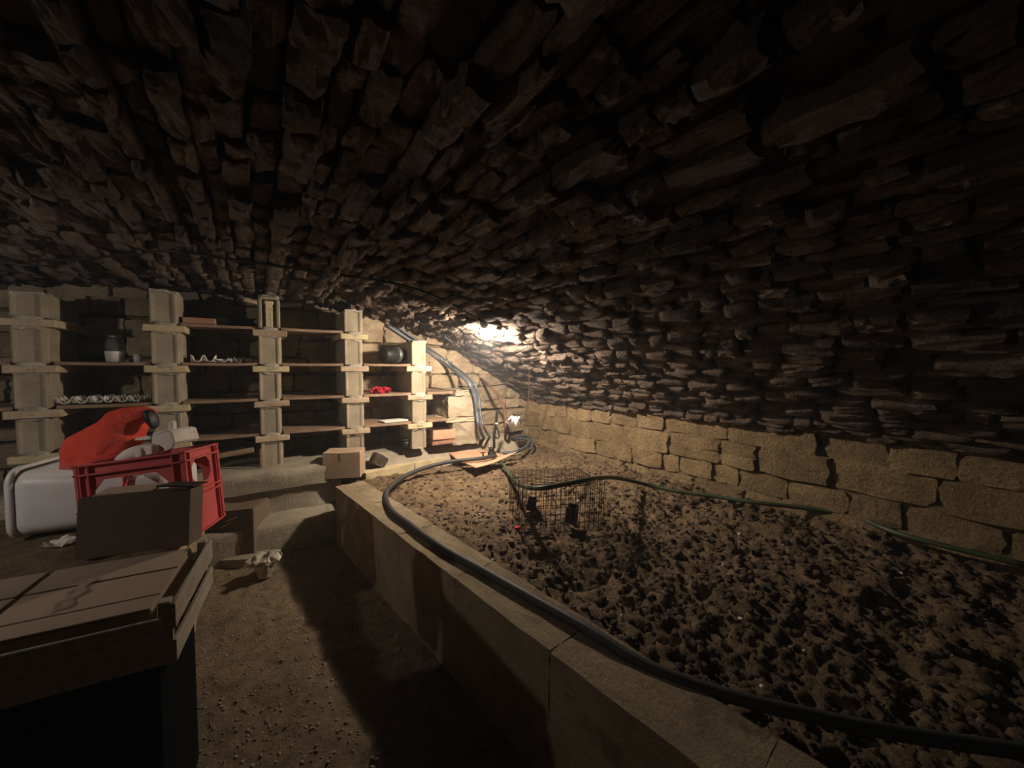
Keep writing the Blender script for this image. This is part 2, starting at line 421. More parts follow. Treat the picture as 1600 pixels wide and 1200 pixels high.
# ------------------------------------------------------------------ low block wall (two courses) along the earth bed
wl0 = Vector((.43, 2.80, 0)); wl1 = Vector((.735, .30, 0)); wd = (wl1-wl0).normalized(); wn = Vector((-wd.y, wd.x, 0)); wn = wn if wn.x > 0 else -wn
bw = empty('block_wall', wl0, 'low two-course concrete block wall between walkway and earth bed', 'wall')
ang = math.atan2(wd.y, wd.x); RW = Matrix.Rotation(ang, 3, 'Z')
def wblock(a0, a1, z0, z1, th=.19, nm='concrete_block', m=None, par=None, org=wl0, dv=wd, nv=wn, bev=.006):
    r = random.Random(int(a0*1000+z0*77)); c = dv*((a0+a1)/2)+nv*(th/2); c.z = (z0+z1)/2
    bm = bmesh.new(); A = math.atan2(dv.y, dv.x)
    bmesh.ops.create_grid(bm, x_segments=1, y_segments=1, size=1); bm.clear()
    addbox(bm, c, (a1-a0, th, z1-z0), Matrix.Rotation(A, 3, 'Z'))
    bmesh.ops.subdivide_edges(bm, edges=bm.edges[:], cuts=7, use_grid_fill=True)
    for v in bm.verts: v.co += Vector([r.uniform(-.002, .002) for _ in range(3)])
    me_ = bm_obj(nm, bm, m or M['cblock'], par or bw); return me_
for q in range(9):
    wblock(-.0+q*.5 if q else 0, q*.5+.497, .202, .40+.001*(q % 2))
    a0 = q*.5-.25; wblock(max(0, a0), a0+.497, .0, .199)
# mortar between blocks
wblock(.004, 4.4, .0, .395, th=.184, nm='mortar', m=M['cement'])
bw.children[-1].location = wn*.003
# return wall along the end
rw0 = pt(572, 740, z=.40); rw1 = pt(712, 711, z=.40); rw1.z = rw0.z = 0
rdv = (rw1-rw0).normalized(); rnv = Vector((-rdv.y, rdv.x, 0))
bw2 = empty('block_kerb', rw0, 'short pale block kerb at the foot of the shelves behind the earth bed', 'kerb')
for a, b in ((0, .42), (.426, .86)): wblock(a, b, .06, .40, th=.13, par=bw2, m=M['kerb'], org=rw0, dv=rdv, nv=rnv)

# ------------------------------------------------------------------ earth bed
def soilz(X, Y):
    b = .335+.02*np.clip((X-1.6), 0, 1)+.025*vnoise(X+7, Y+7, 2.2, 41)
    rough = .35+.65*np.clip((2.1-Y+.5*X-.2)/1.0, 0, 1)
    c = vnoise(X+7, Y+7, 9, 42); d_ = vnoise(X+7, Y+7, 22, 43); e = vnoise(X+7, Y+7, 48, 44)
    return b+rough*(.022*c+.020*(1-2*np.abs(d_))+.009*e)+.004*vnoise(X+2, Y+3, 90, 45)
def wallx(y): return wl0.x+.115+(wl0.y-y)*(wl1.x-wl0.x)/(wl0.y-wl1.y)
_sz = soilz
def soilw(T, Y):
    return _sz(wallx(Y)+T*(2.66-wallx(Y)), Y)
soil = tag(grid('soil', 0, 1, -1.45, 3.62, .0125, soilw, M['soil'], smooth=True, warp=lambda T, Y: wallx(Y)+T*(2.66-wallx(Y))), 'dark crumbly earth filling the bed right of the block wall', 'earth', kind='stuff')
def spos(r):
    while True:
        x = r.uniform(.72, 2.58); y = r.uniform(-.3, 3.3)
        if r.random() < .35+.65*max(0, min(1, (2.4-y)/1.0)) and x > wallx(y)+.09: break
    return x, y, float(soilz(np.array([x]), np.array([y]))[0])-.001
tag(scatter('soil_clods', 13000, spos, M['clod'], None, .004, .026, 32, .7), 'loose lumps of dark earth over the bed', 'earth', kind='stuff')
tag(scatter('soil_stones', 120, spos, M['pulp'], None, .005, .016, 33, .75), 'tiny pale chips in the dark earth', 'stones', kind='stuff')

# ------------------------------------------------------------------ shelf base
def rough_prism(name, x0, x1, prof_, m, parent=None, seed=1, amp=.006, nx=24, end=None):
    """profile of (y,z) points swept along x with a rough surface"""
    P = [];
    for a, b in zip(prof_, prof_[1:]):
        n = max(1, int(math.hypot(b[0]-a[0], b[1]-a[1])/.03))
        for k in range(n): P.append((a[0]+(b[0]-a[0])*k/n, a[1]+(b[1]-a[1])*k/n))
    P.append(prof_[-1]); P = np.array(P); r = np.random.default_rng(seed)
    X = np.linspace(x0, x1, nx+1); V = []
    for i, x in enumerate(X):
        for k, (y, z) in enumerate(P):
            a = amp*float(vnoise(np.array([x*1.0+k*.03+4]), np.array([z+y+6.]), 9, seed+3)[0]+.5*vnoise(np.array([x+4]), np.array([k*.03+6.]), 26, seed+4)[0])
            V.append((x, y-a, z+a))
    m_ = len(P); F = [(i*m_+k, (i+1)*m_+k, (i+1)*m_+k+1, i*m_+k+1) for i in range(nx) for k in range(m_-1)]
    b = len(V); 
    F.append(tuple(k for k in range(m_))); F.append(tuple(nx*m_+k for k in range(m_))[::-1])
    return raw(name, V, F, m, parent, True)
base = empty('shelf_plinth', (-.4, 3.3, 0), 'rough cement plinth with a jutting beam carrying the shelf pillars', 'plinth')
def inl(o, p):
    o.matrix_parent_inverse = Matrix.Translation(p.location).inverted(); return o
inl(rough_prism('upper_beam', -2.2, .50, [(2.99, .385), (2.985, .50), (3.02, .515), (3.12, .52), (3.6, .52)], M['cement'], base, 5, .007, 60), base)
inl(rough_prism('lower_face', -2.2, .50, [(3.0, .0), (3.02, .20), (3.03, .30), (3.015, .384), (2.995, .388)], M['cement'], base, 6, .010, 60), base)
inl(rough_prism('foot_ledge', -2.2, .46, [(2.86, -.02), (2.86, .175), (2.87, .195), (3.03, .225)], M['cement'], base, 7, .006, 60), base)
inl(rough_prism('cement_slope', .46, 2.2, [(3.12, .34), (3.16, .395), (3.20, .42), (3.30, .485), (3.6, .52)], M['cement'], base, 8, .009, 50), base)

# ------------------------------------------------------------------ pillars
LV = [.731, .973, 1.216, 1.463]
PXS = [(-1.00, 1.60), (-.455, 1.665), (.085, 1.69), (.635, 1.635), (1.152, 1.44)]
PY = 3.14
def block_section(wd_, dp):
    h = wd_/2; return [(-h, 0), (-h+.014, 0), (-h+.020, .006), (h-.034, .006), (h-.030, 0), (h-.012, 0), (h-.012, .012), (h, .018),
            (h, dp), (-h, dp)]
names = ['leftmost', 'second from left', 'middle', 'second from right', 'rightmost']
rp = random.Random(3)
for pi, (px_, topz) in enumerate(PXS):
    root = empty('shelf_pillar', (px_, PY, .515), ['leftmost shelf pillar of stacked concrete blocks, in the haze by the lamp',
        'second shelf pillar from the left, tall grey concrete blocks behind the white tray',
        'middle shelf pillar with a pale yellow tile set in its top block',
        'fourth shelf pillar from the left, rising behind the small closed cardboard box',
        'rightmost and shortest shelf pillar, beside the small pinkish open box'][pi], 'pillar', group='shelf pillars')
    zs = [.515]+[l for l in LV]; wd_ = .132+.006*(pi % 2)
    for k, z0 in enumerate(zs):
        z1 = (LV[k]-.045) if k < 4 else topz
        if z1 <= z0+.03: continue
        zz0 = z0+.008 if k else z0; sh = rp.uniform(-.004, .004)
        sec = [(x+sh, y+rp.uniform(0, .004)) for x, y in block_section(wd_+rp.uniform(-.004, .004), .44)]
        if pi == 2 and k == 4:
            o = prism('concrete_block', [(x, y+.012) for x, y in sec], zz0-.515, z1-.515-.02, M['pblock'], root, .004)
        else: o = prism('concrete_block', sec, zz0-.515, z1-.515, M['pblock'], root, .004)
        # mortar bead on top
        bm = bmesh.new(); addbox(bm, (sh, .06, z1-.515+.0), (wd_*.9, .12, .018)); bmesh.ops.subdivide_edges(bm, edges=bm.edges[:], cuts=3, use_grid_fill=True)
        for v in bm.verts: v.co += Vector((rp.uniform(-.006, .006), rp.uniform(-.008, .003), rp.uniform(-.007, .007)))
        bm_obj('mortar', bm, M['pmortar'], root)
    for k, l in enumerate(LV):
        if l > topz-.02: continue
        cx = rp.uniform(-.004, .004)
        o = box('cap_slab', (cx, .22, l-.515-.022), (.205+rp.uniform(-.01, .012), .47, .042), M['slab'] if rp.random() < .7 else M['yellow'], root, .004, jit=.002)
        bm = bmesh.new(); addbox(bm, (0, .0, l-.515-.005), (.10, .03, .036)); bmesh.ops.subdivide_edges(bm, edges=bm.edges[:], cuts=3, use_grid_fill=True)
        for v in bm.verts:
            f_ = math.sqrt(max(0, 1-(v.co.x/.056)**2)); v.co.y += -.006*f_+.006+rp.uniform(-.002, .002); v.co.z = (v.co.z-(l-.52))*(.35+.95*f_)+(l-.52)+rp.uniform(-.002, .002)
        bm_obj('mortar', bm, M['pmortar'], root, True)
    if pi == 2:
        box('frame_side', (-.052, -.002, 1.463-.515+.11), (.022, .03, .20), M['pblock'], root, .006)
        box('frame_side', (.052, -.002, 1.463-.515+.11), (.022, .03, .20), M['pblock'], root, .006)
        box('frame_head', (0, -.002, 1.463-.515+.218), (.11, .03, .022), M['pblock'], root, .008)
        t_ = box('tile', (0, -.004, 1.463-.515+.095), (.042, .022, .165), M['yellow'], root, .003); t_['label'] = 'pale yellow tile with faded marks'
        box('tile_head', (0, -.004, 1.463-.515+.185), (.056, .024, .024), M['yellow'], root, .006)
        bm = bmesh.new()
        for q in range(9):
            zq = 1.463-.515+.04+q*.013
            addbox(bm, (.004, -.0155, zq), (.012+.006*(q % 3), .0012, .004))
        bm_obj('faded_marks', bm, M['ink'], t_)
# right end pier
pier = empty('end_pier', (1.44, 3.14, .5), 'squat cement-faced pier closing the shelves at the right', 'pier')
for (x0, x1, z0, z1, m_) in ((.02, .27, .0, .205, 'pblock'), (-.04, .26, .212, .25, 'slab'), (-.02, .25, .258, .44, 'pblock'), (.05, .22, .448, .50, 'pblock')):
    bm = bmesh.new(); addbox(bm, ((x0+x1)/2, .23, (z0+z1)/2), (x1-x0, .44, z1-z0)); bmesh.ops.subdivide_edges(bm, edges=bm.edges[:], cuts=4, use_grid_fill=True)
    for v in bm.verts: v.co += Vector([rp.uniform(-.006, .006) for _ in range(3)])
    bm_obj('concrete_block' if m_ == 'pblock' else 'cap_slab', bm, M[m_], pier)

# shelf boards
bays = [(-1.55, -1.075), (-.92, -.53), (-.385, .012), (.155, .562), (.705, 1.082), (1.222, 1.47)]
lvn = ['lowest', 'second', 'third', 'top']
bayn = ['left of the leftmost pillar', 'between the first and second pillars', 'between the second and middle pillars',
        'right of the middle pillar', 'left of the rightmost pillar', 'between the rightmost pillar and the end pier']
def shelf(bay, k, dz0=0, dz1=0, d0=0, d1=.40, tl=None):
    x0, x1 = bays[bay]; z = LV[k]+.011; n = 8
    bm = bmesh.new(); addbox(bm, (0, 0, 0), (x1-x0, d1-d0, .018)); bmesh.ops.bisect_plane
    bmesh.ops.subdivide_edges(bm, edges=[e for e in bm.edges if abs(e.verts[0].co.x-e.verts[1].co.x) > .1], cuts=5)
    for v in bm.verts:
        v.co.z += -.004*(1-(2*v.co.x/(x1-x0))**2)+rp.uniform(-.001, .001); v.co.y += rp.uniform(-.003, .003)
    o = bm_obj('shelf_board', bm, M['board'], None)
    o.location = ((x0+x1)/2, PY+.012+(d0+d1)/2, z+(dz0+dz1)/2); o.rotation_euler = (0, -math.atan2(dz1-dz0, x1-x0), 0)
    return tag(o, tl or f'{lvn[k]} brown wooden shelf board up, {bayn[bay]}', 'shelf', 'brown shelf boards')
for b, k in ((0, 1), (0, 2), (1, 0), (1, 1), (1, 2), (2, 0), (2, 1), (2, 2), (2, 3), (3, 0), (3, 1), (3, 2), (3, 3), (4, 0), (4, 1), (4, 2), (5, 0), (5, 1)):
    shelf(b, k)

# ------------------------------------------------------------------ lights
def bulb(loc, m, e, label, ax):
    # LED bulb: the dome gives the light, the wall bulb's housing has an added glow; ax is where the dome points
    r = empty('light_bulb', loc, label, 'light', ax.normalized().to_track_quat('-Z', 'Y').to_matrix())
    r.scale = (1.4, 1.4, 1.4) if 'wall' in label else (1, 1, 1)
    lathe('glowing_dome', [(.005, -.041), (.015, -.038), (.025, -.028), (.031, -.010)], m, r, 16)
    lathe('bulb_housing', [(.0312, -.009), (.0325, .0), (.030, .014), (.022, .036), (.014, .048)], M['glowside'] if 'wall' in label else M['white'], r, 16)
    lathe('socket', [(.017, .048), (.020, .052), (.020, .078), (.010, .086)], M['white'], r, 14)
    m.node_tree.nodes['Emission'].inputs[1].default_value = e
    return r
bulb(BULB, M['glow'], BULB_E, 'bare glowing light bulb hanging under the vault near the right wall', BULB_AX)
bulb(LAMP, M['glow2'], LAMP_E, 'bare glowing light bulb at the far left under the vault', LAMP_AX)

# ------------------------------------------------------------------ cables on the vault
cp = [LAMP-LAMP_AX.normalized()*.085]+[ceil_hit(*q, off=.062) for q in ((3, 410), (60, 407), (130, 404), (190, 399), (268, 392), (340, 402), (430, 415), (520, 428), (600, 440), (660, 455), (715, 480))]+[BULB-BULB_AX.normalized()*.115]
tag(tube('electric_cable', cp, .0065, M['black'], n=6), 'black electric cable slung along the vault between the two bulbs', 'cable')
cp = [BULB-BULB_AX.normalized()*.113]+[ceil_hit(*q, off=.04) for q in ((785, 510), (802, 526), (822, 544))]+[pt(826, 575, d=3.4), pt(827, 610, d=3.6), pt(822, 640, d=3.7), pt(812, 664, d=3.75)]
tag(tube('electric_cable', cp, .004, M['rust'], n=6), 'thin brown cable dropping from the bulb down the right corner', 'cable')
def pipe(name, pts_, r, m, label, cat='pipe', n=8): return tag(tube(name, pts_, r, m, n=n), label, cat)
H1 = [ceil_hit(605, 508, .05), ceil_hit(640, 531, .05), ceil_hit(690, 565, .05), pt(728, 594, d=3.5), pt(741, 618, d=3.5), pt(745, 645, d=3.5), pt(749, 668, d=3.48), pt(759, 688, z=.46), pt(775, 694, z=.43), pt(795, 691, z=.42), pt(812, 685, z=.43), pt(825, 689, z=.43), pt(823, 697, z=.42), pt(806, 706, z=.42), pt(786, 708, z=.42)]
pipe('pipe', H1, .016, M['bluehose'], 'blue-grey pipe running down the vault edge and coiling at the corner')
H2 = [ceil_hit(618, 509, .04), ceil_hit(655, 534, .04), ceil_hit(705, 569, .04), pt(738, 596, d=3.55), pt(748, 620, d=3.55), pt(751, 648, d=3.52), pt(757, 670, d=3.5), pt(770, 686, z=.45), pt(792, 688, z=.44), pt(815, 681, z=.45), pt(828, 684, z=.45), pt(832, 694, z=.43), pt(828, 702, z=.4)]
pipe('pipe', H2, .011, M['bluehose'], 'thinner blue-grey pipe beside the thick one, its loop reaching further right')
pipe('pipe', [ceil_hit(752, 592, .04), pt(768, 606, d=3.75), pt(781, 622, d=3.75), pt(789, 645, d=3.72), pt(790, 670, d=3.7), pt(789, 692, z=.41)], .014, M['rust'], 'reddish brown pipe rising from the earth to the vault')
pipe('pipe', [ceil_hit(650, 500, .035), ceil_hit(700, 530, .035), ceil_hit(740, 560, .035), ceil_hit(790, 600, .035)], .008, M['bluehose'], 'slim blue-grey pipe clipped to the vault below the bulb')
# black upright hose with a loop
bh = empty('hose_loop', pt(772, 700, z=.40), 'black upright pipe with a narrow strapped hose loop', 'hose')
o0 = bh.location
tube('upright', [pt(772, 700, d=3.45)-o0, pt(772, 680, d=3.45)-o0, pt(775, 660, d=3.45)-o0, pt(777, 641, d=3.45)-o0], .013, M['black'], bh)
tube('loop', [pt(774, 664, d=3.44)-o0, pt(778, 672, d=3.44)-o0, pt(780, 681, d=3.44)-o0, pt(777, 685, d=3.44)-o0, pt(773, 680, d=3.44)-o0, pt(773, 668, d=3.44)-o0], .006, M['black'], bh)
tube('strap', [pt(774, 662, d=3.43)-o0, pt(778, 662, d=3.43)-o0], .008, M['white'], bh, curve=False)
# pump / valve
pv = empty('pump_valve', pt(768, 712, z=.41), 'small dark valve with a pale cap standing on the cardboard sheets', 'valve')
lathe('valve_body', [(.03, 0), (.036, .01), (.034, .035), (.022, .045), (.026, .055), (.026, .07)], M['black'], pv, 16)
lathe('cap', [(.018, .07), (.018, .09), (.012, .098)], M['metal'], pv, 14, c=(-.02, 0, 0))
box('lever', (-.11, -.04, .05), (.06, .012, .008), M['black'], pv, .003); box('lever_stem', (-.11, -.04, .035), (.012, .012, .03), M['black'], pv, .002)

# thick hose on the wall top
HB = [pt(775, 712, z=.435), pt(745, 717, z=.435), pt(700, 722, z=.43), pt(655, 734, z=.40), pt(620, 752, z=.385), pt(603, 772, z=.40), pt(611, 797, z=.415), pt(640, 820, z=.418), pt(690, 856, z=.418), pt(760, 895, z=.418), pt(840, 940, z=.418), pt(920, 985, z=.418), pt(1000, 1035, z=.405), pt(1100, 1075, z=.40), pt(1230, 1110, z=.40), pt(1400, 1145, z=.39), pt(1640, 1180, z=.39)]
tag(tube('hose', HB, .0165, M['hose'], n=12), 'thick dark grey hose curling along the top of the block wall', 'hose')
HG = [pt(768, 716, z=.40), pt(786, 726, z=.39), pt(797, 742, z=.40), pt(812, 757, z=.50), pt(840, 763, z=.612), pt(880, 757, z=.616), pt(915, 750, z=.615), pt(935, 747, z=.58), pt(965, 747, z=.50), pt(1010, 757, z=.42), pt(1060, 768, z=.40), pt(1120, 776, z=.40), pt(1180, 785, z=.41), pt(1250, 793, z=.41), pt(1330, 805, z=.42)]
HG.append(Vector((2.5, .45, .42))); HG.append(Vector((2.52, .1, .42)))
tag(tube('hose', HG, .0125, M['green'], n=10), 'green hose passing over the wire cage towards the right wall', 'hose')

# cardboard sheets under the valve
def sheet(name, P4, m, label, cat, bend=0, th=.006):
    P4 = [Vector(p) for p in P4]; n = 10; V = []; F = []
    for i in range(n+1):
        for j in range(n+1):
            u = i/n; v = j/n
            p = P4[0]*(1-u)*(1-v)+P4[1]*u*(1-v)+P4[2]*u*v+P4[3]*(1-u)*v
            p = p+Vector((0, 0, bend*math.sin(math.pi*u)+.004*math.sin(5*u+3*v)))
            V.append(p)
    for i in range(n):
        for j in range(n): F.append((i*(n+1)+j, (i+1)*(n+1)+j, (i+1)*(n+1)+j+1, i*(n+1)+j+1))
    o = raw(name, V, F, m, None, True); md = o.modifiers.new('s', 'SOLIDIFY'); md.thickness = th; md.offset = 0
    return tag(o, label, cat)
sheet('cardboard_sheet', [pt(699, 707, z=.42), pt(758, 702, z=.415), pt(790, 712, z=.405), pt(716, 720, z=.41)], M['cardpink'], 'pinkish cardboard sheet lying behind the thick hose end', 'cardboard', .006)
sheet('cardboard_sheet', [pt(720, 722, z=.40), pt(768, 716, z=.405), pt(810, 706, z=.44), pt(743, 731, z=.41)], M['cardpink'], 'curved pinkish cardboard sheet in front of the valve, one corner raised', 'cardboard', -.012)
# white crumpled plastic on the corner wall
def crumple(name, c, sx, sy, sz, m, label, cat, seed, n=9, parent=None):
    r = random.Random(seed); V = []; F = []
    for i in range(n+1):
        for j in range(n+1):
            u = i/n-.5; v = j/n-.5
            V.append(Vector(c)+Vector((u*sx+r.uniform(-.1, .1)*sx, v*sy+r.uniform(-.1, .1)*sy, (r.random()+.7*math.sin(7*u+4*v))*sz*.5)))
    for i in range(n):
        for j in range(n): F.append((i*(n+1)+j, (i+1)*(n+1)+j, (i+1)*(n+1)+j+1, i*(n+1)+j+1))
    o = raw(name, V, F, m, parent)
    md = o.modifiers.new('s', 'SOLIDIFY'); md.thickness = .0025
    return tag(o, label, cat) if label else o
c = pt(802, 660, d=3.68); crumple('plastic_rag', c, .13, .07, .08, M['white'], 'scrap of white crumpled plastic snagged beside the brown pipe', 'plastic', 3, 6)
c = pt(952, 637, x=2.54); crumple('plastic_rag', c, .04, .12, .07, M['steel'], 'small shiny crumpled scrap stuck in the right wall', 'plastic', 4, 5)

# ------------------------------------------------------------------ wire cage
cg = empty('wire_cage', (1.34, 1.60, .37), 'rusty wire mesh cage standing on the earth under the green hose', 'cage', (0, .03, math.radians(-20)))
def wires(name, segs, r, m, parent):
    V = []; F = []
    for a, b in segs:
        v, f = tubegeo([Vector(a), Vector(b)], r, 4, len(V)); V += v; F += f
    return raw(name, V, F, m, parent)
LX, LY, LZ = .21, .17, .235; st = .026
def mesh_panel(name, o, u, v, nu, nv):
    segs = []; o = Vector(o); u = Vector(u); v = Vector(v); r = random.Random(nu)
    for i in range(nu+1): segs.append((o+u*i/nu+Vector((r.uniform(-.002, .002),)*3), o+u*i/nu+v))
    for j in range(nv+1): segs.append((o+v*j/nv, o+v*j/nv+u))
    return wires(name, segs, .0017, M['rustwire'], cg)
mesh_panel('top_mesh', (-LX, -LY, LZ), (2*LX, 0, 0), (0, 2*LY, 0), 16, 13)
mesh_panel('side_mesh', (-LX, -LY, 0), (2*LX, 0, 0), (0, 0, LZ), 16, 5)
mesh_panel('side_mesh', (-LX, LY, 0), (2*LX, 0, 0), (0, 0, LZ), 16, 5)
mesh_panel('side_mesh', (-LX, -LY, 0), (0, 2*LY, 0), (0, 0, LZ), 13, 5)
mesh_panel('side_mesh', (LX, -LY, 0), (0, 2*LY, 0), (0, 0, LZ), 13, 5)
# bits inside / beside the cage
def lump(name, c, s_, m, label, cat, seed, rot=0):
    o = bpy.data.objects.new(name, protomesh('peb', seed % 8, m)); COL.objects.link(o); o.location = c; o.scale = s_; o.rotation_euler = (0, 0, rot); return tag(o, label, cat)
def openbox(name, c, s, m, rot=(0, 0, 0), th=.004, label=None, cat=None, lid=None):
    r = empty(name, c, label, cat, rot); x, y, z = s
    box('bottom', (0, 0, th/2), (x, y, th), m, r, 0)
    for sx in (-1, 1): box('side_panel', (sx*(x-th)/2, 0, z/2), (th, y, z), m, r, 0)
    for sy in (-1, 1): box('side_panel', (0, sy*(y-th)/2, z/2), (x-2*th, th, z), m, r, 0)
    return r
openbox('plastic_tray', pt(830, 795, z=.38), (.09, .05, .06), M['blackbox'], (.1, .1, .9), label='small dark purple plastic tray inside the wire cage, left', cat='tray')
openbox('plastic_tray', pt(893, 815, z=.37), (.06, .05, .09), M['black'], (.1, -.1, .5), label='small black plastic tray leaning at the front of the wire cage', cat='tray')
lump('red_scrap', pt(808, 825, z=.385), (.035, .02, .015), M['redcloth'], 'tiny red scrap on the earth left of the wire cage', 'scrap', 1)

# ------------------------------------------------------------------ small closed cardboard box at the wall end
def closed_box(name, c, s, m, rotz, label, cat='box', tape=True, tilt=0):
    r = empty(name, c, label, cat, (tilt, 0, rotz)); x, y, z = s
    box('body', (0, 0, z/2), (x, y, z-.004), m, r, .003)
    for sx in (-1, 1): box('top_flap', (sx*x/4, 0, z+.001), (x/2-.003, y, .004), M['cardtop'], r, .001, R=Matrix.Rotation(-sx*.03, 3, 'Y'))
    if tape:
        box('tape', (0, -y/2-.0012, z-.022), (.022, .0015, .045), M['tape'], r, 0)
    return r
a = pt(504, 751, z=.40); b = pt(563, 748, z=.40)
bx = (a+b)/2; dv = (b-a).normalized(); rz = math.atan2(dv.y, dv.x); nv = Vector((-dv.y, dv.x, 0))
closed_box('cardboard_box', bx+nv*.10+Vector((0, 0, .004)), ((b-a).length, .19, .185), M['cardtop'], rz, 'small closed cardboard box perched on the far end of the block wall')

# ------------------------------------------------------------------ left bench of earth and stone, carrying the clutter
bench = empty('stone_bench', (-.9, 1.9, 0), 'low earth-topped stone bench under the white tub and red crate', 'bench')
def benchz(X, Y): return .50+.012*vnoise(X+3, Y+3, 6, 61)+.008*vnoise(X+3, Y+3, 20, 62)
o = grid('earth_top', -1.95, -.30, 1.42, 2.75, .03, benchz, M['soil']); o.parent = bench; inl(o, bench)
def bstone(x0, x1, y0, y1, z0, z1, nm='stone', m=None):
    T = frame_matrix(Vector(((x0+x1)/2, (y0+y1)/2, (z0+z1)/2)), Vector((1, 0, 0)), Vector((0, 1, 0)), Vector((0, 0, 1)), x1-x0, y1-y0, z1-z0)
    o = bpy.data.objects.new(nm, protomesh('rock', rp.randrange(16), m or M['estone'])); COL.objects.link(o); o.parent = bench
    o.matrix_local = Matrix.Translation(-bench.location) @ T
for zz in (0, .16, .32):
    y = 1.8
    while y < 2.7:
        l = rp.uniform(.22, .36); bstone(-.44, -.26, y, min(y+l, 2.75), zz-.01, zz+.175); y += l+.01
for zz in (0, .16, .32):
    x = -1.9
    while x < -.85:
        l = rp.uniform(.22, .36); bstone(x, x+l, 1.40, 1.56, zz-.01, zz+.175); x += l+.01
# kraft-coloured slab leaning under the red crate and the ledge below it
k0 = pt(318, 872, z=.045); k1 = pt(398, 866, z=.045); kd = (k1-k0).normalized()
kb = empty('cardboard_box', (k0+k1)/2+Vector((-kd.y, kd.x, 0))*.11, 'scuffed dark brown cardboard box standing on the walkway floor beyond the wooden crate', 'box', (0, 0, math.atan2(kd.y, kd.x)))
KW = (k1-k0).length
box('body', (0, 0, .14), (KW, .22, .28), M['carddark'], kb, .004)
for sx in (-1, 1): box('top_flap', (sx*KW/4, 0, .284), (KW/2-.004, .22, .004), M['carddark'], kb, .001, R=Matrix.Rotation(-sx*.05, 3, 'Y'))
for q, (xx, zz, aa) in enumerate(((-.02, .19, .5), (.05, .12, .6), (.02, .23, .35))): box('scuff', (xx, -.1105, zz), (.06, .0012, .006), M['paper'], kb, 0, R=Matrix.Rotation(-aa, 3, 'Y'))
lb = empty('stone_slab', pt(385, 876, z=.0), 'pale flat stone slab on the floor in front of the scuffed dark box', 'slab', (0, 0, -.55))
bm = bmesh.new(); addbox(bm, (-.03, -.02, .02), (.42, .13, .055)); bmesh.ops.subdivide_edges(bm, edges=bm.edges[:], cuts=4, use_grid_fill=True)
for v in bm.verts: v.co += Vector([rp.uniform(-.005, .005) for _ in range(3)])
bm_obj('slab_body', bm, M['cement'], lb)

# ------------------------------------------------------------------ wooden produce crate with cardboard
zt = .68
ca = pt(331, 843, z=zt); cb = pt(273, 943, z=zt)
yv = (ca-cb).normalized(); xv = Vector((yv.y, -yv.x, 0)); ang = math.atan2(xv.y, xv.x)
CL = (ca-cb).length; CWd = .52; CH = .135
wc = empty('wooden_crate', cb-xv*CWd/2+yv*CL/2-Vector((0, 0, CH)), 'pale slatted wooden crate at lower left holding a closed cardboard box', 'crate', (0, 0, ang))
hx = CWd/2; hy = CL/2
for sx in (-1, 1):
    box('slat', (sx*(hx-.004), 0, CH-.028), (.009, CL, .056), M['cratewood'], wc, .0015)
    box('slat', (sx*(hx-.004), 0, .028), (.009, CL, .050), M['cratewood'], wc, .0015)
    for sy in (-1, 1): box('corner_post', (sx*(hx-.020), sy*(hy-.014), CH/2+.004), (.022, .026, CH+.006), M['cratewood'], wc, .002)
for sy in (-1, 1):
    box('end_board', (0, sy*(hy-.003), CH/2-.012), (CWd-.01, .008, CH-.03), M['cratewood'], wc, .0015)
for q in range(4): box('bottom_slat', (0, -hy+.04+q*(CL-.08)/3, .004), (CWd-.02, .06, .006), M['cratewood'], wc, .001)
# two closed boxes side by side inside the crate
def crate_box(cx, wdx, label, tape):
    loc = wc.matrix_basis @ Vector((cx, .002, .008))
    r = empty('cardboard_box', loc, label, 'box', (0, 0, ang))
    L_ = CL-.034; H_ = CH-.020
    box('body', (0, 0, H_/2), (wdx, L_, H_), M['cardtop'], r, .003)
    f0 = -L_/2; cuts = (f0, f0+L_*.19, f0+L_*.60, L_/2)
    for q, (a_, b_) in enumerate(zip(cuts, cuts[1:])):
        box('top_flap', (0, (a_+b_)/2, H_+.002+.001*q), (wdx-.004, b_-a_-.004, .004), M['cardtop'], r, .001, R=Matrix.Rotation(.015*(1-q), 3, 'X'))
    if tape:
        V = []; F = []; n = 12
        for i in range(n+1):
            yy = f0+L_*.24+L_*.42*i/n
            for j in range(4): V.append((-.04+.006*j+.02*math.sin(i*1.3)*.3, yy, H_+.0085+rp.uniform(0, .003)))
        for i in range(n):
            for j in range(3): F.append((i*4+j, i*4+j+1, (i+1)*4+j+1, (i+1)*4+j))
        t = raw('tape', V, F, M['tape'], r); t['label'] = 'wrinkled clear tape'
    return r
crate_box(hx-.045-.14, .28, 'closed brown cardboard box with wrinkled tape in the crate, right half', True)
crate_box(hx-.045-.285-.08, .155, 'closed brown cardboard box in the crate, left edge of the photo', False)
# support added under the crate, the shade there put into its black colour
sb = empty('crate_support', (wc.location.x, wc.location.y, 0), 'support under the wooden crate, coloured black for the shade there', 'support', (0, 0, ang))
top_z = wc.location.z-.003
box('support_body', (-.02, .02, top_z/2), (CWd-.05, CL-.05, top_z-.03), M['undershade'], sb, .012)
box('support_rim', (-.02, .02, top_z-.018), (CWd-.02, CL-.03, .034), M['undershade'], sb, .006)

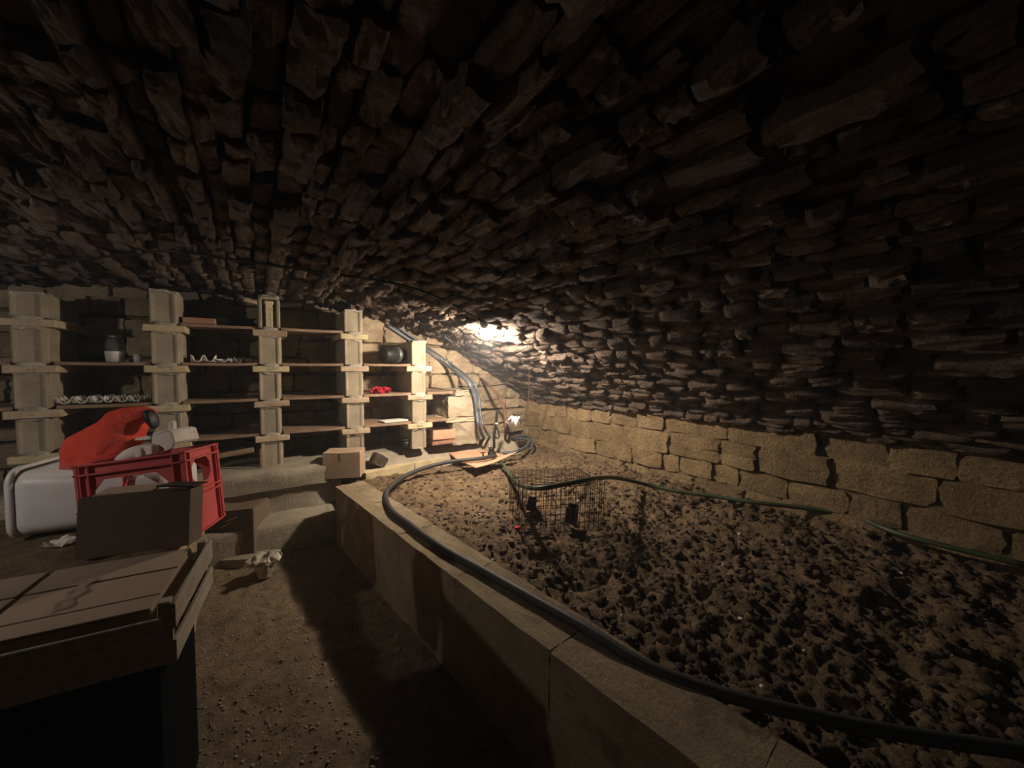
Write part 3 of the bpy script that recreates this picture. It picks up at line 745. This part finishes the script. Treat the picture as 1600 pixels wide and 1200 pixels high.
# ------------------------------------------------------------------ open cardboard box behind, standing on the crate's boxes
q0 = pt(121, 872, z=zt+.002); q1 = pt(291, 850, z=zt+.002)
dv = (q1-q0).normalized(); rz = math.atan2(dv.y, dv.x); nv = Vector((-dv.y, dv.x, 0)); Wb = (q1-q0).length*1.05; Db = .09; Hb = .163
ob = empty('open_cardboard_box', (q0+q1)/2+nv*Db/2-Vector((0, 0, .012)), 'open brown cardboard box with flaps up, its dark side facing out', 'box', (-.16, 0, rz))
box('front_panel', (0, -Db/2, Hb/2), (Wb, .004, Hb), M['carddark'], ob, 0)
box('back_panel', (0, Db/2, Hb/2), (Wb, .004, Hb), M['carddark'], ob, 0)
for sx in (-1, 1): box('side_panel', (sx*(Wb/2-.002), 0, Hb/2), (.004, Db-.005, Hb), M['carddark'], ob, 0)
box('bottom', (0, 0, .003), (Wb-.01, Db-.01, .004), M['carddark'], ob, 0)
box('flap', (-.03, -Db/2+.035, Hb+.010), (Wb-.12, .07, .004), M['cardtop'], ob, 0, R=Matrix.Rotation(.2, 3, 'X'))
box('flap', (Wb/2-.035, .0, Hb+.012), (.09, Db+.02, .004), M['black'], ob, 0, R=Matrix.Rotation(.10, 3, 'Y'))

# ------------------------------------------------------------------ red bottle crate
A_ = pt(287, 707, d=1.50); B_ = pt(349, 697, d=1.80); C_ = pt(120, 742, d=1.40); D_ = pt(302, 842, d=1.50)
ez = (A_-D_).normalized(); ex = (A_-C_); ex = (ex-ez*ex.dot(ez)).normalized(); ey = ez.cross(ex)
RL = (A_-C_).length*1.02; RH = (A_-D_).length; RWd = min(.34, abs((B_-A_).dot(ey)))
Rm = Matrix((ex, ey, ez)).transposed()
rc = empty('bottle_crate', D_-ex*RL/2+ey*RWd/2, 'tilted red plastic bottle crate with an octagonal handle hole', 'crate', Rm)
def panel(hole, W_, H_, name, T, th=.005, parent=rc, m=None):
    """flat panel W x H with one polygon hole, placed by T(x,z)->local"""
    bm = bmesh.new(); n = len(hole); rect = [(-W_/2, 0), (0, 0), (W_/2, 0), (W_/2, H_/2), (W_/2, H_), (0, H_), (-W_/2, H_), (-W_/2, H_/2)]
    hc = (sum(p[0] for p in hole)/n, sum(p[1] for p in hole)/n)
    an = lambda p: math.atan2(p[1]-hc[1], p[0]-hc[0])
    R_ = sorted(rect, key=an); Hh = sorted(hole, key=an)
    for lay in (0, 1):
        pass
    vo = [bm.verts.new(T(x, 0, z)) for x, z in R_]; vi = [bm.verts.new(T(x, 0, z)) for x, z in Hh]
    for i in range(8): bm.faces.new((vo[i], vo[(i+1) % 8], vi[(i+1) % 8], vi[i]))
    o = bm_obj(name, bm, m or M['redcrate'], parent); md = o.modifiers.new('s', 'SOLIDIFY'); md.thickness = th; md.offset = 0; return o
def octo(cx, cz, a, b, c=.35):
    return [(cx-a, cz-b*(1-c*1.4)), (cx-a*(1-c), cz-b), (cx+a*(1-c), cz-b), (cx+a, cz-b*(1-c*1.4)), (cx+a, cz+b*(1-c*1.4)), (cx+a*(1-c), cz+b), (cx-a*(1-c), cz+b), (cx-a, cz+b*(1-c*1.4))]
for sy in (-1, 1): panel(octo(-.01, RH*.52, RL*.34, RH*.30, .3), RL, RH, 'side_panel', lambda x, y, z, sy=sy: Vector((x, sy*(RWd/2-.012), z)))
for sx in (-1, 1): panel(octo(0, RH*.73, RWd*.27, RH*.15, .4), RWd, RH, 'end_panel', lambda x, y, z, sx=sx: Vector((sx*(RL/2-.012), x, z)))
box('crate_floor', (0, 0, .01), (RL-.02, RWd-.02, .008), M['redcrate'], rc, .001)
def ribs(name, z, t):
    bm = bmesh.new()
    for sy in (-1, 1): addbox(bm, (0, sy*(RWd/2-.004), z), (RL+.008, .016, t))
    for sx in (-1, 1): addbox(bm, (sx*(RL/2-.004), 0, z), (.016, RWd+.008, t))
    return bm_obj(name, bm, M['redcrate'], rc)
for z in (RH, RH-.035, RH*.50, RH*.44, .004): ribs('rim' if z == RH else 'rib', z, .006)
for x_, y_ in [(sx*(RL/2-.004), sy*(RWd/2-.004)) for sx in (-1, 1) for sy in (-1, 1)]:
    box('corner_rib', (x_, y_, RH/2), (.012, .012, RH), M['redcrate'], rc, .002)
    box('corner_rib', (x_-math.copysign(.035, x_), y_, RH/2), (.005, .014, RH), M['redcrate'], rc, .001)
    box('corner_rib', (x_, y_-math.copysign(.035, y_), RH/2), (.014, .005, RH), M['redcrate'], rc, .001)
for k in range(1, 4): box('divider', (-RL/2+RL*k/4, 0, RH*.22), (.004, RWd-.03, RH*.40), M['redcrate'], rc, .001)
box('divider', (0, 0, RH*.22), (RL-.03, .004, RH*.40), M['redcrate'], rc, .001)

# ------------------------------------------------------------------ white tub lying on its side
T0 = pt(18, 846, z=.512); T1 = pt(150, 832, z=.512)
tx = (T1-T0); tx.z = 0; tx.normalize(); rz = math.atan2(tx.y, tx.x)
tub = empty('white_tub', T0+Vector((0, 0, .002)), 'large white plastic tub lying on its side at the left', 'tub', (0, 0, rz))
def rrect(w0, h0, rad, n=5):
    out = []
    for cx, cz, a0 in ((w0/2-rad, rad, -90), (w0/2-rad, h0-rad, 0), (-w0/2+rad, h0-rad, 90), (-w0/2+rad, rad, 180)):
        for k in range(n+1):
            a = math.radians(a0+90*k/n); out.append((cx+rad*math.cos(a), cz+rad*math.sin(a)))
    return out
TW, TH, TLn = .36, .27, .50
def tubloft(stn, name, m, capend=True, th=.004):
    V = []; F = []
    for x, w0, h0, zo in stn:
        for (yy, zz) in rrect(w0, h0, .055): V.append((x, TW/2+yy, zo+zz))
    n = len(rrect(1, 1, .05))
    for i in range(len(stn)-1):
        for k in range(n): F.append((i*n+k, i*n+(k+1) % n, (i+1)*n+(k+1) % n, (i+1)*n+k))
    if capend: F.append(tuple((len(stn)-1)*n+k for k in range(n)))
    o = raw(name, V, F, m, tub, True); md = o.modifiers.new('s', 'SOLIDIFY'); md.thickness = th; return o
tubloft([(0, TW, TH, 0), (.05, TW-.01, TH-.01, .003), (TLn-.04, TW-.05, TH-.05, .014), (TLn-.01, TW-.07, TH-.07, .026), (TLn, TW-.12, TH-.12, .05)], 'tub_body', M['white'])
tubloft([(-.012, TW+.008, TH+.008, -.002), (-.004, TW+.018, TH+.018, -.002), (.010, TW+.018, TH+.018, -.002), (.012, TW, TH, .004)], 'rim', M['white'], False)

# crumpled paper on the bench
c = pt(100, 848, z=.52); crumple('paper_scrap', c, .10, .05, .035, M['paper'], 'crumpled white paper scrap on the bench in front of the tub', 'paper', 9, 7)
c = pt(112, 871, d=1.15); 
# crumpled plastic cup on the step
c = pt(414, 900, z=.012)
cpr = empty('crumpled_cup', c, 'crushed pale plastic cup at the edge of the step', 'cup', (0, 0, .6))
lathe('cup_wall', [(.034, 0), (.042, .03), (.048, .065), (.052, .09)], M['cup'], cpr, 10, smooth=False, cap=False)
crumple('torn_film', (0, 0, .085), .15, .12, .06, M['cup'], None, None, 12, 7, cpr)

# ------------------------------------------------------------------ white moulded tray on top of the crate
def egg_tray(name, c, sx, sy, nx, ny, hgt, m, label, rot=(0, 0, 0), cat='egg tray', parent=None):
    n = 8; V = []; F = []; X = nx*n; Y = ny*n
    for i in range(X+1):
        for j in range(Y+1):
            u = i/n*math.pi; v = j/n*math.pi
            h = hgt*max(-.2, (math.cos(2*u)*math.cos(2*v)+.35*(math.cos(2*u)+math.cos(2*v)))/1.7)
            V.append(((i/X-.5)*sx, (j/Y-.5)*sy, h+hgt*.25))
    for i in range(X):
        for j in range(Y): F.append((i*(Y+1)+j, (i+1)*(Y+1)+j, (i+1)*(Y+1)+j+1, i*(Y+1)+j+1))
    o = raw(name, V, F, m, parent, True); o.location = c; o.rotation_euler = rot
    md = o.modifiers.new('s', 'SOLIDIFY'); md.thickness = .003
    return tag(o, label, cat) if label else o
wt = empty('moulded_tray', pt(215, 722, d=1.60), 'crushed white moulded tray with a raised horned end, behind the red crate rim', 'tray')
def hull_px(name, poly, d, th, m, parent, bev=.003):
    bm = bmesh.new(); o_ = parent.location; A = [bm.verts.new(pt(x, y, d=d)-o_) for x, y in poly]; B = [bm.verts.new(pt(x, y, d=d)+FW*th-o_) for x, y in poly]
    n = len(poly); bm.faces.new(A); bm.faces.new(B[::-1])
    for i in range(n): bm.faces.new((A[i], B[i], B[(i+1) % n], A[(i+1) % n]))
    return bm_obj(name, bm, m, parent, bevel=bev)
wo = wt.location
tube('trough', [pt(160, 729, d=1.60)-wo, pt(190, 716, d=1.60)-wo, pt(216, 706, d=1.61)-wo, pt(243, 699, d=1.62)-wo], [.012+.016*math.sin(math.pi*min(1, i/26)) for i in range(25)], M['pulp'], wt, 12)
hull_px('end_wall', [(236, 690), (238, 676), (262, 671), (268, 680), (273, 692), (268, 701), (256, 706), (240, 706)], 1.62, .012, M['pulp'], wt)
hull_px('end_wall', [(240, 688), (244, 676), (263, 671), (270, 690), (262, 704), (246, 704)], 1.74, .010, M['pulp'], wt)
hull_px('end_top', [(238, 678), (262, 671), (264, 675), (240, 682)], 1.62, .13, M['pulp'], wt)
hull_px('end_side', [(264, 672), (268, 674), (273, 691), (268, 696)], 1.62, .13, M['pulp'], wt)
hull_px('horn', [(261, 675), (262, 660), (266, 657), (269, 660), (270, 690), (266, 688)], 1.66, .025, M['pulp'], wt)
hull_px('top_strap', [(204, 689), (206, 686), (230, 681), (236, 684), (234, 687)], 1.62, .03, M['pulp'], wt, .002)
for q in range(5):
    x0_ = 158+q*17; y0_ = 726-q*4.2
    hull_px('rib', [(x0_, y0_-10), (x0_+11, y0_-13), (x0_+12, y0_), (x0_+1, y0_+3)], 1.585-.0*q, .05, M['pulp'], wt, .003)
egg_tray('skirt', pt(205, 724, d=1.68)-wo, .26, .13, 5, 3, .016, M['pulp'], None, rot=(0, -.12, -.55), parent=wt)
tube('curl', [pt(145, 718, d=1.57)-wo, pt(151, 716, d=1.57)-wo, pt(158, 722, d=1.57)-wo, pt(164, 729, d=1.58)-wo], .006, M['pulp'], wt, 8)

# red bag
def blob(name, sect, m, parent, n=20, fold=.0, seed=1):
    """sect: list of (centre, side half-width vec, up half-height vec)"""
    V = []; F = []; r = random.Random(seed); ph = [r.uniform(0, 6) for _ in range(4)]
    for i, (c, a, b) in enumerate(sect):
        for k in range(n):
            t = 2*math.pi*k/n; q = 1+fold*(math.sin(3*t+ph[0]+i*.35)+.6*math.sin(7*t+ph[1]-i*.5)+.4*math.sin(11*t+ph[2]+i*.8))
            ct = math.copysign(abs(math.cos(t))**.8, math.cos(t)); st_ = math.copysign(abs(math.sin(t))**.8, math.sin(t))
            V.append(Vector(c)+Vector(a)*ct*q+Vector(b)*st_*q)
    for i in range(len(sect)-1):
        for k in range(n): F.append((i*n+k, i*n+(k+1) % n, (i+1)*n+(k+1) % n, (i+1)*n+k))
    F.append(tuple(range(n))[::-1]); F.append(tuple((len(sect)-1)*n+k for k in range(n)))
    o = raw(name, V, F, m, parent, True); md = o.modifiers.new('s', 'SUBSURF'); md.levels = 1; md.render_levels = 1; return o
bag = empty('red_bag', pt(150, 720, d=1.62), 'bright red filled plastic bag slumped on the white tub', 'bag')
bo = bag.location
def bp_(px, py, d): return pt(px, py, d=d)-bo
prof_bag = [((84, 733), (80, 736), 1.55), ((98, 698), (135, 735), 1.56), ((107, 683), (165, 728), 1.57), ((130, 668), (186, 712), 1.58), ((155, 655), (203, 692), 1.60), ((168, 642), (208, 672), 1.62), ((190, 637), (212, 664), 1.63), ((215, 636), (224, 656), 1.64), ((229, 641), (231, 652), 1.65)]
sect = []
for (t_, b_, d_) in prof_bag:
    p0 = bp_(*t_, d_); p1 = bp_(*b_, d_); hh = (p0-p1)/2; sect.append(((p0+p1)/2+FW*.03, hh, FW*max(.012, min(.07, hh.length*1.3))))
fine = []
for i in range(len(sect)-1):
    for k in range(3):
        t = k/3; fine.append(tuple(sect[i][j].lerp(sect[i+1][j], t) for j in range(3)))
fine.append(sect[-1])
blob('bag_body', fine, M['redbag'], bag, 30, .06, 4)
nk = blob('bag_neck', [(bp_(228, 647, 1.66), Vector((0, 0, .018)), FW*.02), (bp_(234, 650, 1.66), Vector((0, 0, .034)), FW*.03), (bp_(240, 657, 1.66), Vector((0, 0, .034)), FW*.03), (bp_(243, 666, 1.66), Vector((0, 0, .014)), FW*.02)], M['black'], bag, 14, .03, 5)
nk['label'] = 'black tied mouth of the bag'

# ------------------------------------------------------------------ things on the shelves
def on(bay, k): return LV[k]+.020
def sp(px, k, dy=.06): # a spot on shelf level k seen in photo column px, dy behind the shelf front
    p = pt(px, 600, y=PY+dy); return Vector((p.x, PY+dy, LV[k]+.0205))
egg_tray('egg_tray', sp(122, 1, .12)+Vector((0, 0, .006)), .26, .18, 4, 3, .034, M['pulp'], 'pale egg tray on the second shelf, left half', (0, 0, .02))
egg_tray('egg_tray', sp(198, 1, .12)+Vector((0, 0, .006)), .18, .18, 3, 3, .032, M['pulp'], 'shorter pale egg tray beside the second shelf pillar', (0, 0, -.03))
egg_tray('egg_tray', sp(320, 2, .11)+Vector((0, 0, .004)), .13, .12, 2, 2, .038, M['pulp'], 'small white egg tray piece on the third shelf, left of the middle pillar', (0, 0, .05))
egg_tray('egg_tray', sp(378, 2, .12)+Vector((0, 0, .003)), .12, .12, 2, 2, .028, M['cup'], 'greyish egg tray piece close to the middle pillar', (0, 0, .3))
crumple('plastic_rag', sp(350, 2, .08)+Vector((0, 0, .006)), .09, .05, .03, M['white'], 'torn white plastic scrap between the two egg tray pieces', 'plastic', 21, 6)
j = empty('storage_jar', sp(182, 2, .10), 'glass jar with a wide pale base on the third shelf in the haze', 'jar')
lathe('base_tub', [(.040, 0), (.044, .05), (.046, .055), (.046, .062)], M['pulp'], j, 20)
lathe('glass_body', [(.040, .062), (.042, .10), (.034, .13), (.026, .145)], M['jar'], j, 20); lathe('lid', [(.028, .145), (.028, .158)], M['steel'], j, 18)
j = empty('small_pot', sp(217, 2, .08), 'small cream pot on the third shelf next to the second pillar', 'pot')
lathe('pot_body', [(.017, 0), (.020, .03), (.018, .035)], M['pulp'], j, 16); lathe('lid', [(.021, .035), (.021, .046), (.018, .05)], M['yellow'], j, 16)
o = box('clay_brick', (0, 0, .018), (.165, .09, .036), M['terracotta'], None, .003); o.location = sp(316, 3, .055); tag(o, 'flat reddish brick on the top shelf left of the middle pillar', 'brick')
def bottle(c, rot, label):
    r = empty('wine_bottle', c, label, 'bottle', rot)
    lathe('bottle_glass', [(.010, 0), (.034, .002), (.036, .01), (.036, .18), (.030, .20), (.014, .225), (.013, .28)], M['glassdark'], r, 20)
    lathe('foil_cap', [(.0145, .265), (.0145, .30), (.012, .302)], M['steel'], r, 14); return r
c = sp(343, 3, .10); c.z += .037; bottle(c+Vector((-.02, .0, 0)), (0, math.pi/2, .2), 'dark bottle lying on the top shelf just right of the brick')
c = sp(392, 3, .10); c.z += .037; bottle(c+Vector((.0, .26, 0)), (math.pi/2, 0, .15), 'dark bottle lying with its cap outward, next to the middle pillar')
# white-ish stone blocks deeper in the bays are wall stones; leaning dark board in the bottom bay
o = box('leaning_board', (0, 0, 0), (.36, .02, .035), M['board'], None, .003); o.location = pt(345, 712, y=3.10); o.rotation_euler = (0, -.10, 0); tag(o, 'thin plank propped across the bottom of the bay left of the middle pillar', 'plank')
o = box('upright_batten', (0, 0, 0), (.016, .016, .13), M['board'], None, .002); o.location = pt(408, 713, y=3.10); o.location.z = .585; tag(o, 'short dark batten standing beside the middle pillar foot', 'batten')
c = pt(372, 690, y=3.25)
tag(tube('cable_coil', [c+Vector((.11*math.cos(a)*(1-.04*a), .09*math.sin(a), .0+.012*a-.09)) for a in [i*.5 for i in range(26)]], .006, M['black'], n=6), 'tangled black cable heaped in the bottom bay left of the middle pillar', 'cable')
crumple('red_rag', sp(595, 1, .10)+Vector((0, 0, .01)), .15, .10, .06, M['redcloth'], 'bundled red rag on the second shelf right of the fourth pillar', 'rag', 31, 8)
o = box('flat_slab', (0, 0, .006), (.21, .13, .012), M['pulp'], None, .002); o.location = sp(614, 0, .10); o.rotation_euler = (0, 0, .15); tag(o, 'flat white panel lying on the lowest shelf right of the fourth pillar', 'panel')
c = pt(634, 700, y=3.22); c.z = .515
r = empty('black_pot', c, 'small black plastic pot at the foot of the rightmost pillar', 'pot'); lathe('pot_wall', [(.032, 0), (.042, .068)], M['black'], r, 20); lathe('rim', [(.042, .066), (.047, .068), (.047, .080), (.040, .080)], M['black'], r, 20)
c = pt(592, 722, y=3.13); c.z = .465; o = bpy.data.objects.new('rock', protomesh('rock', 3, M['vault'])); COL.objects.link(o); o.location = c; o.scale = (.11, .08, .085); o.rotation_euler = (.2, .5, .3); tag(o, 'dark brown rock on the cement slope behind the closed box', 'rock')
c = sp(615, 2, .14); c.z += .075
r = empty('metal_drum', c, 'dark canister with a shiny metal band on the third shelf under the vault', 'canister', (0, math.pi/2, .5))
lathe('drum_body', [(.055, -.12), (.062, -.11), (.062, .08)], M['black'], r, 24); lathe('metal_band', [(.064, .02), (.066, .025), (.066, .05), (.064, .055)], M['steel'], r, 24); lathe('drum_end', [(.058, .08), (.05, .12), (.02, .14)], M['glassdark'], r, 24)
c = pt(651, 555, y=3.12)
# pinkish open box in the last bay
c = pt(688, 690, y=3.20); c.z = .525
r = openbox('small_box', c+Vector((0, .0, 0)), (.20, .12, .045), M['terracotta'], (0, 0, .02), .006, 'small open reddish box base standing on the plinth in the last bay', 'box')
r2 = openbox('small_box', c+Vector((.005, -.005, .047)), (.215, .13, .085), M['cardpink'], (0, .03, .05), .005, 'small open pinkish cardboard box stacked on the reddish one', 'box')

# ------------------------------------------------------------------ thin dusty haze in the cellar air
hm = bpy.data.materials.new('haze'); hm.use_nodes = True; nt = hm.node_tree; nt.nodes.remove(nt.nodes['Principled BSDF'])
vs = nt.nodes.new('ShaderNodeVolumeScatter'); vs.inputs['Color'].default_value = (.8, .9, 1, 1); vs.inputs['Density'].default_value = .017; vs.inputs['Anisotropy'].default_value = .2
nt.links.new(vs.outputs[0], nt.nodes['Material Output'].inputs['Volume'])
hz = box('haze', (-.3, 1.1, 1.0), (6.4, 5.4, 2.1), hm, None, 0); tag(hz, 'thin haze in the air around the lamps', 'haze', kind='stuff')
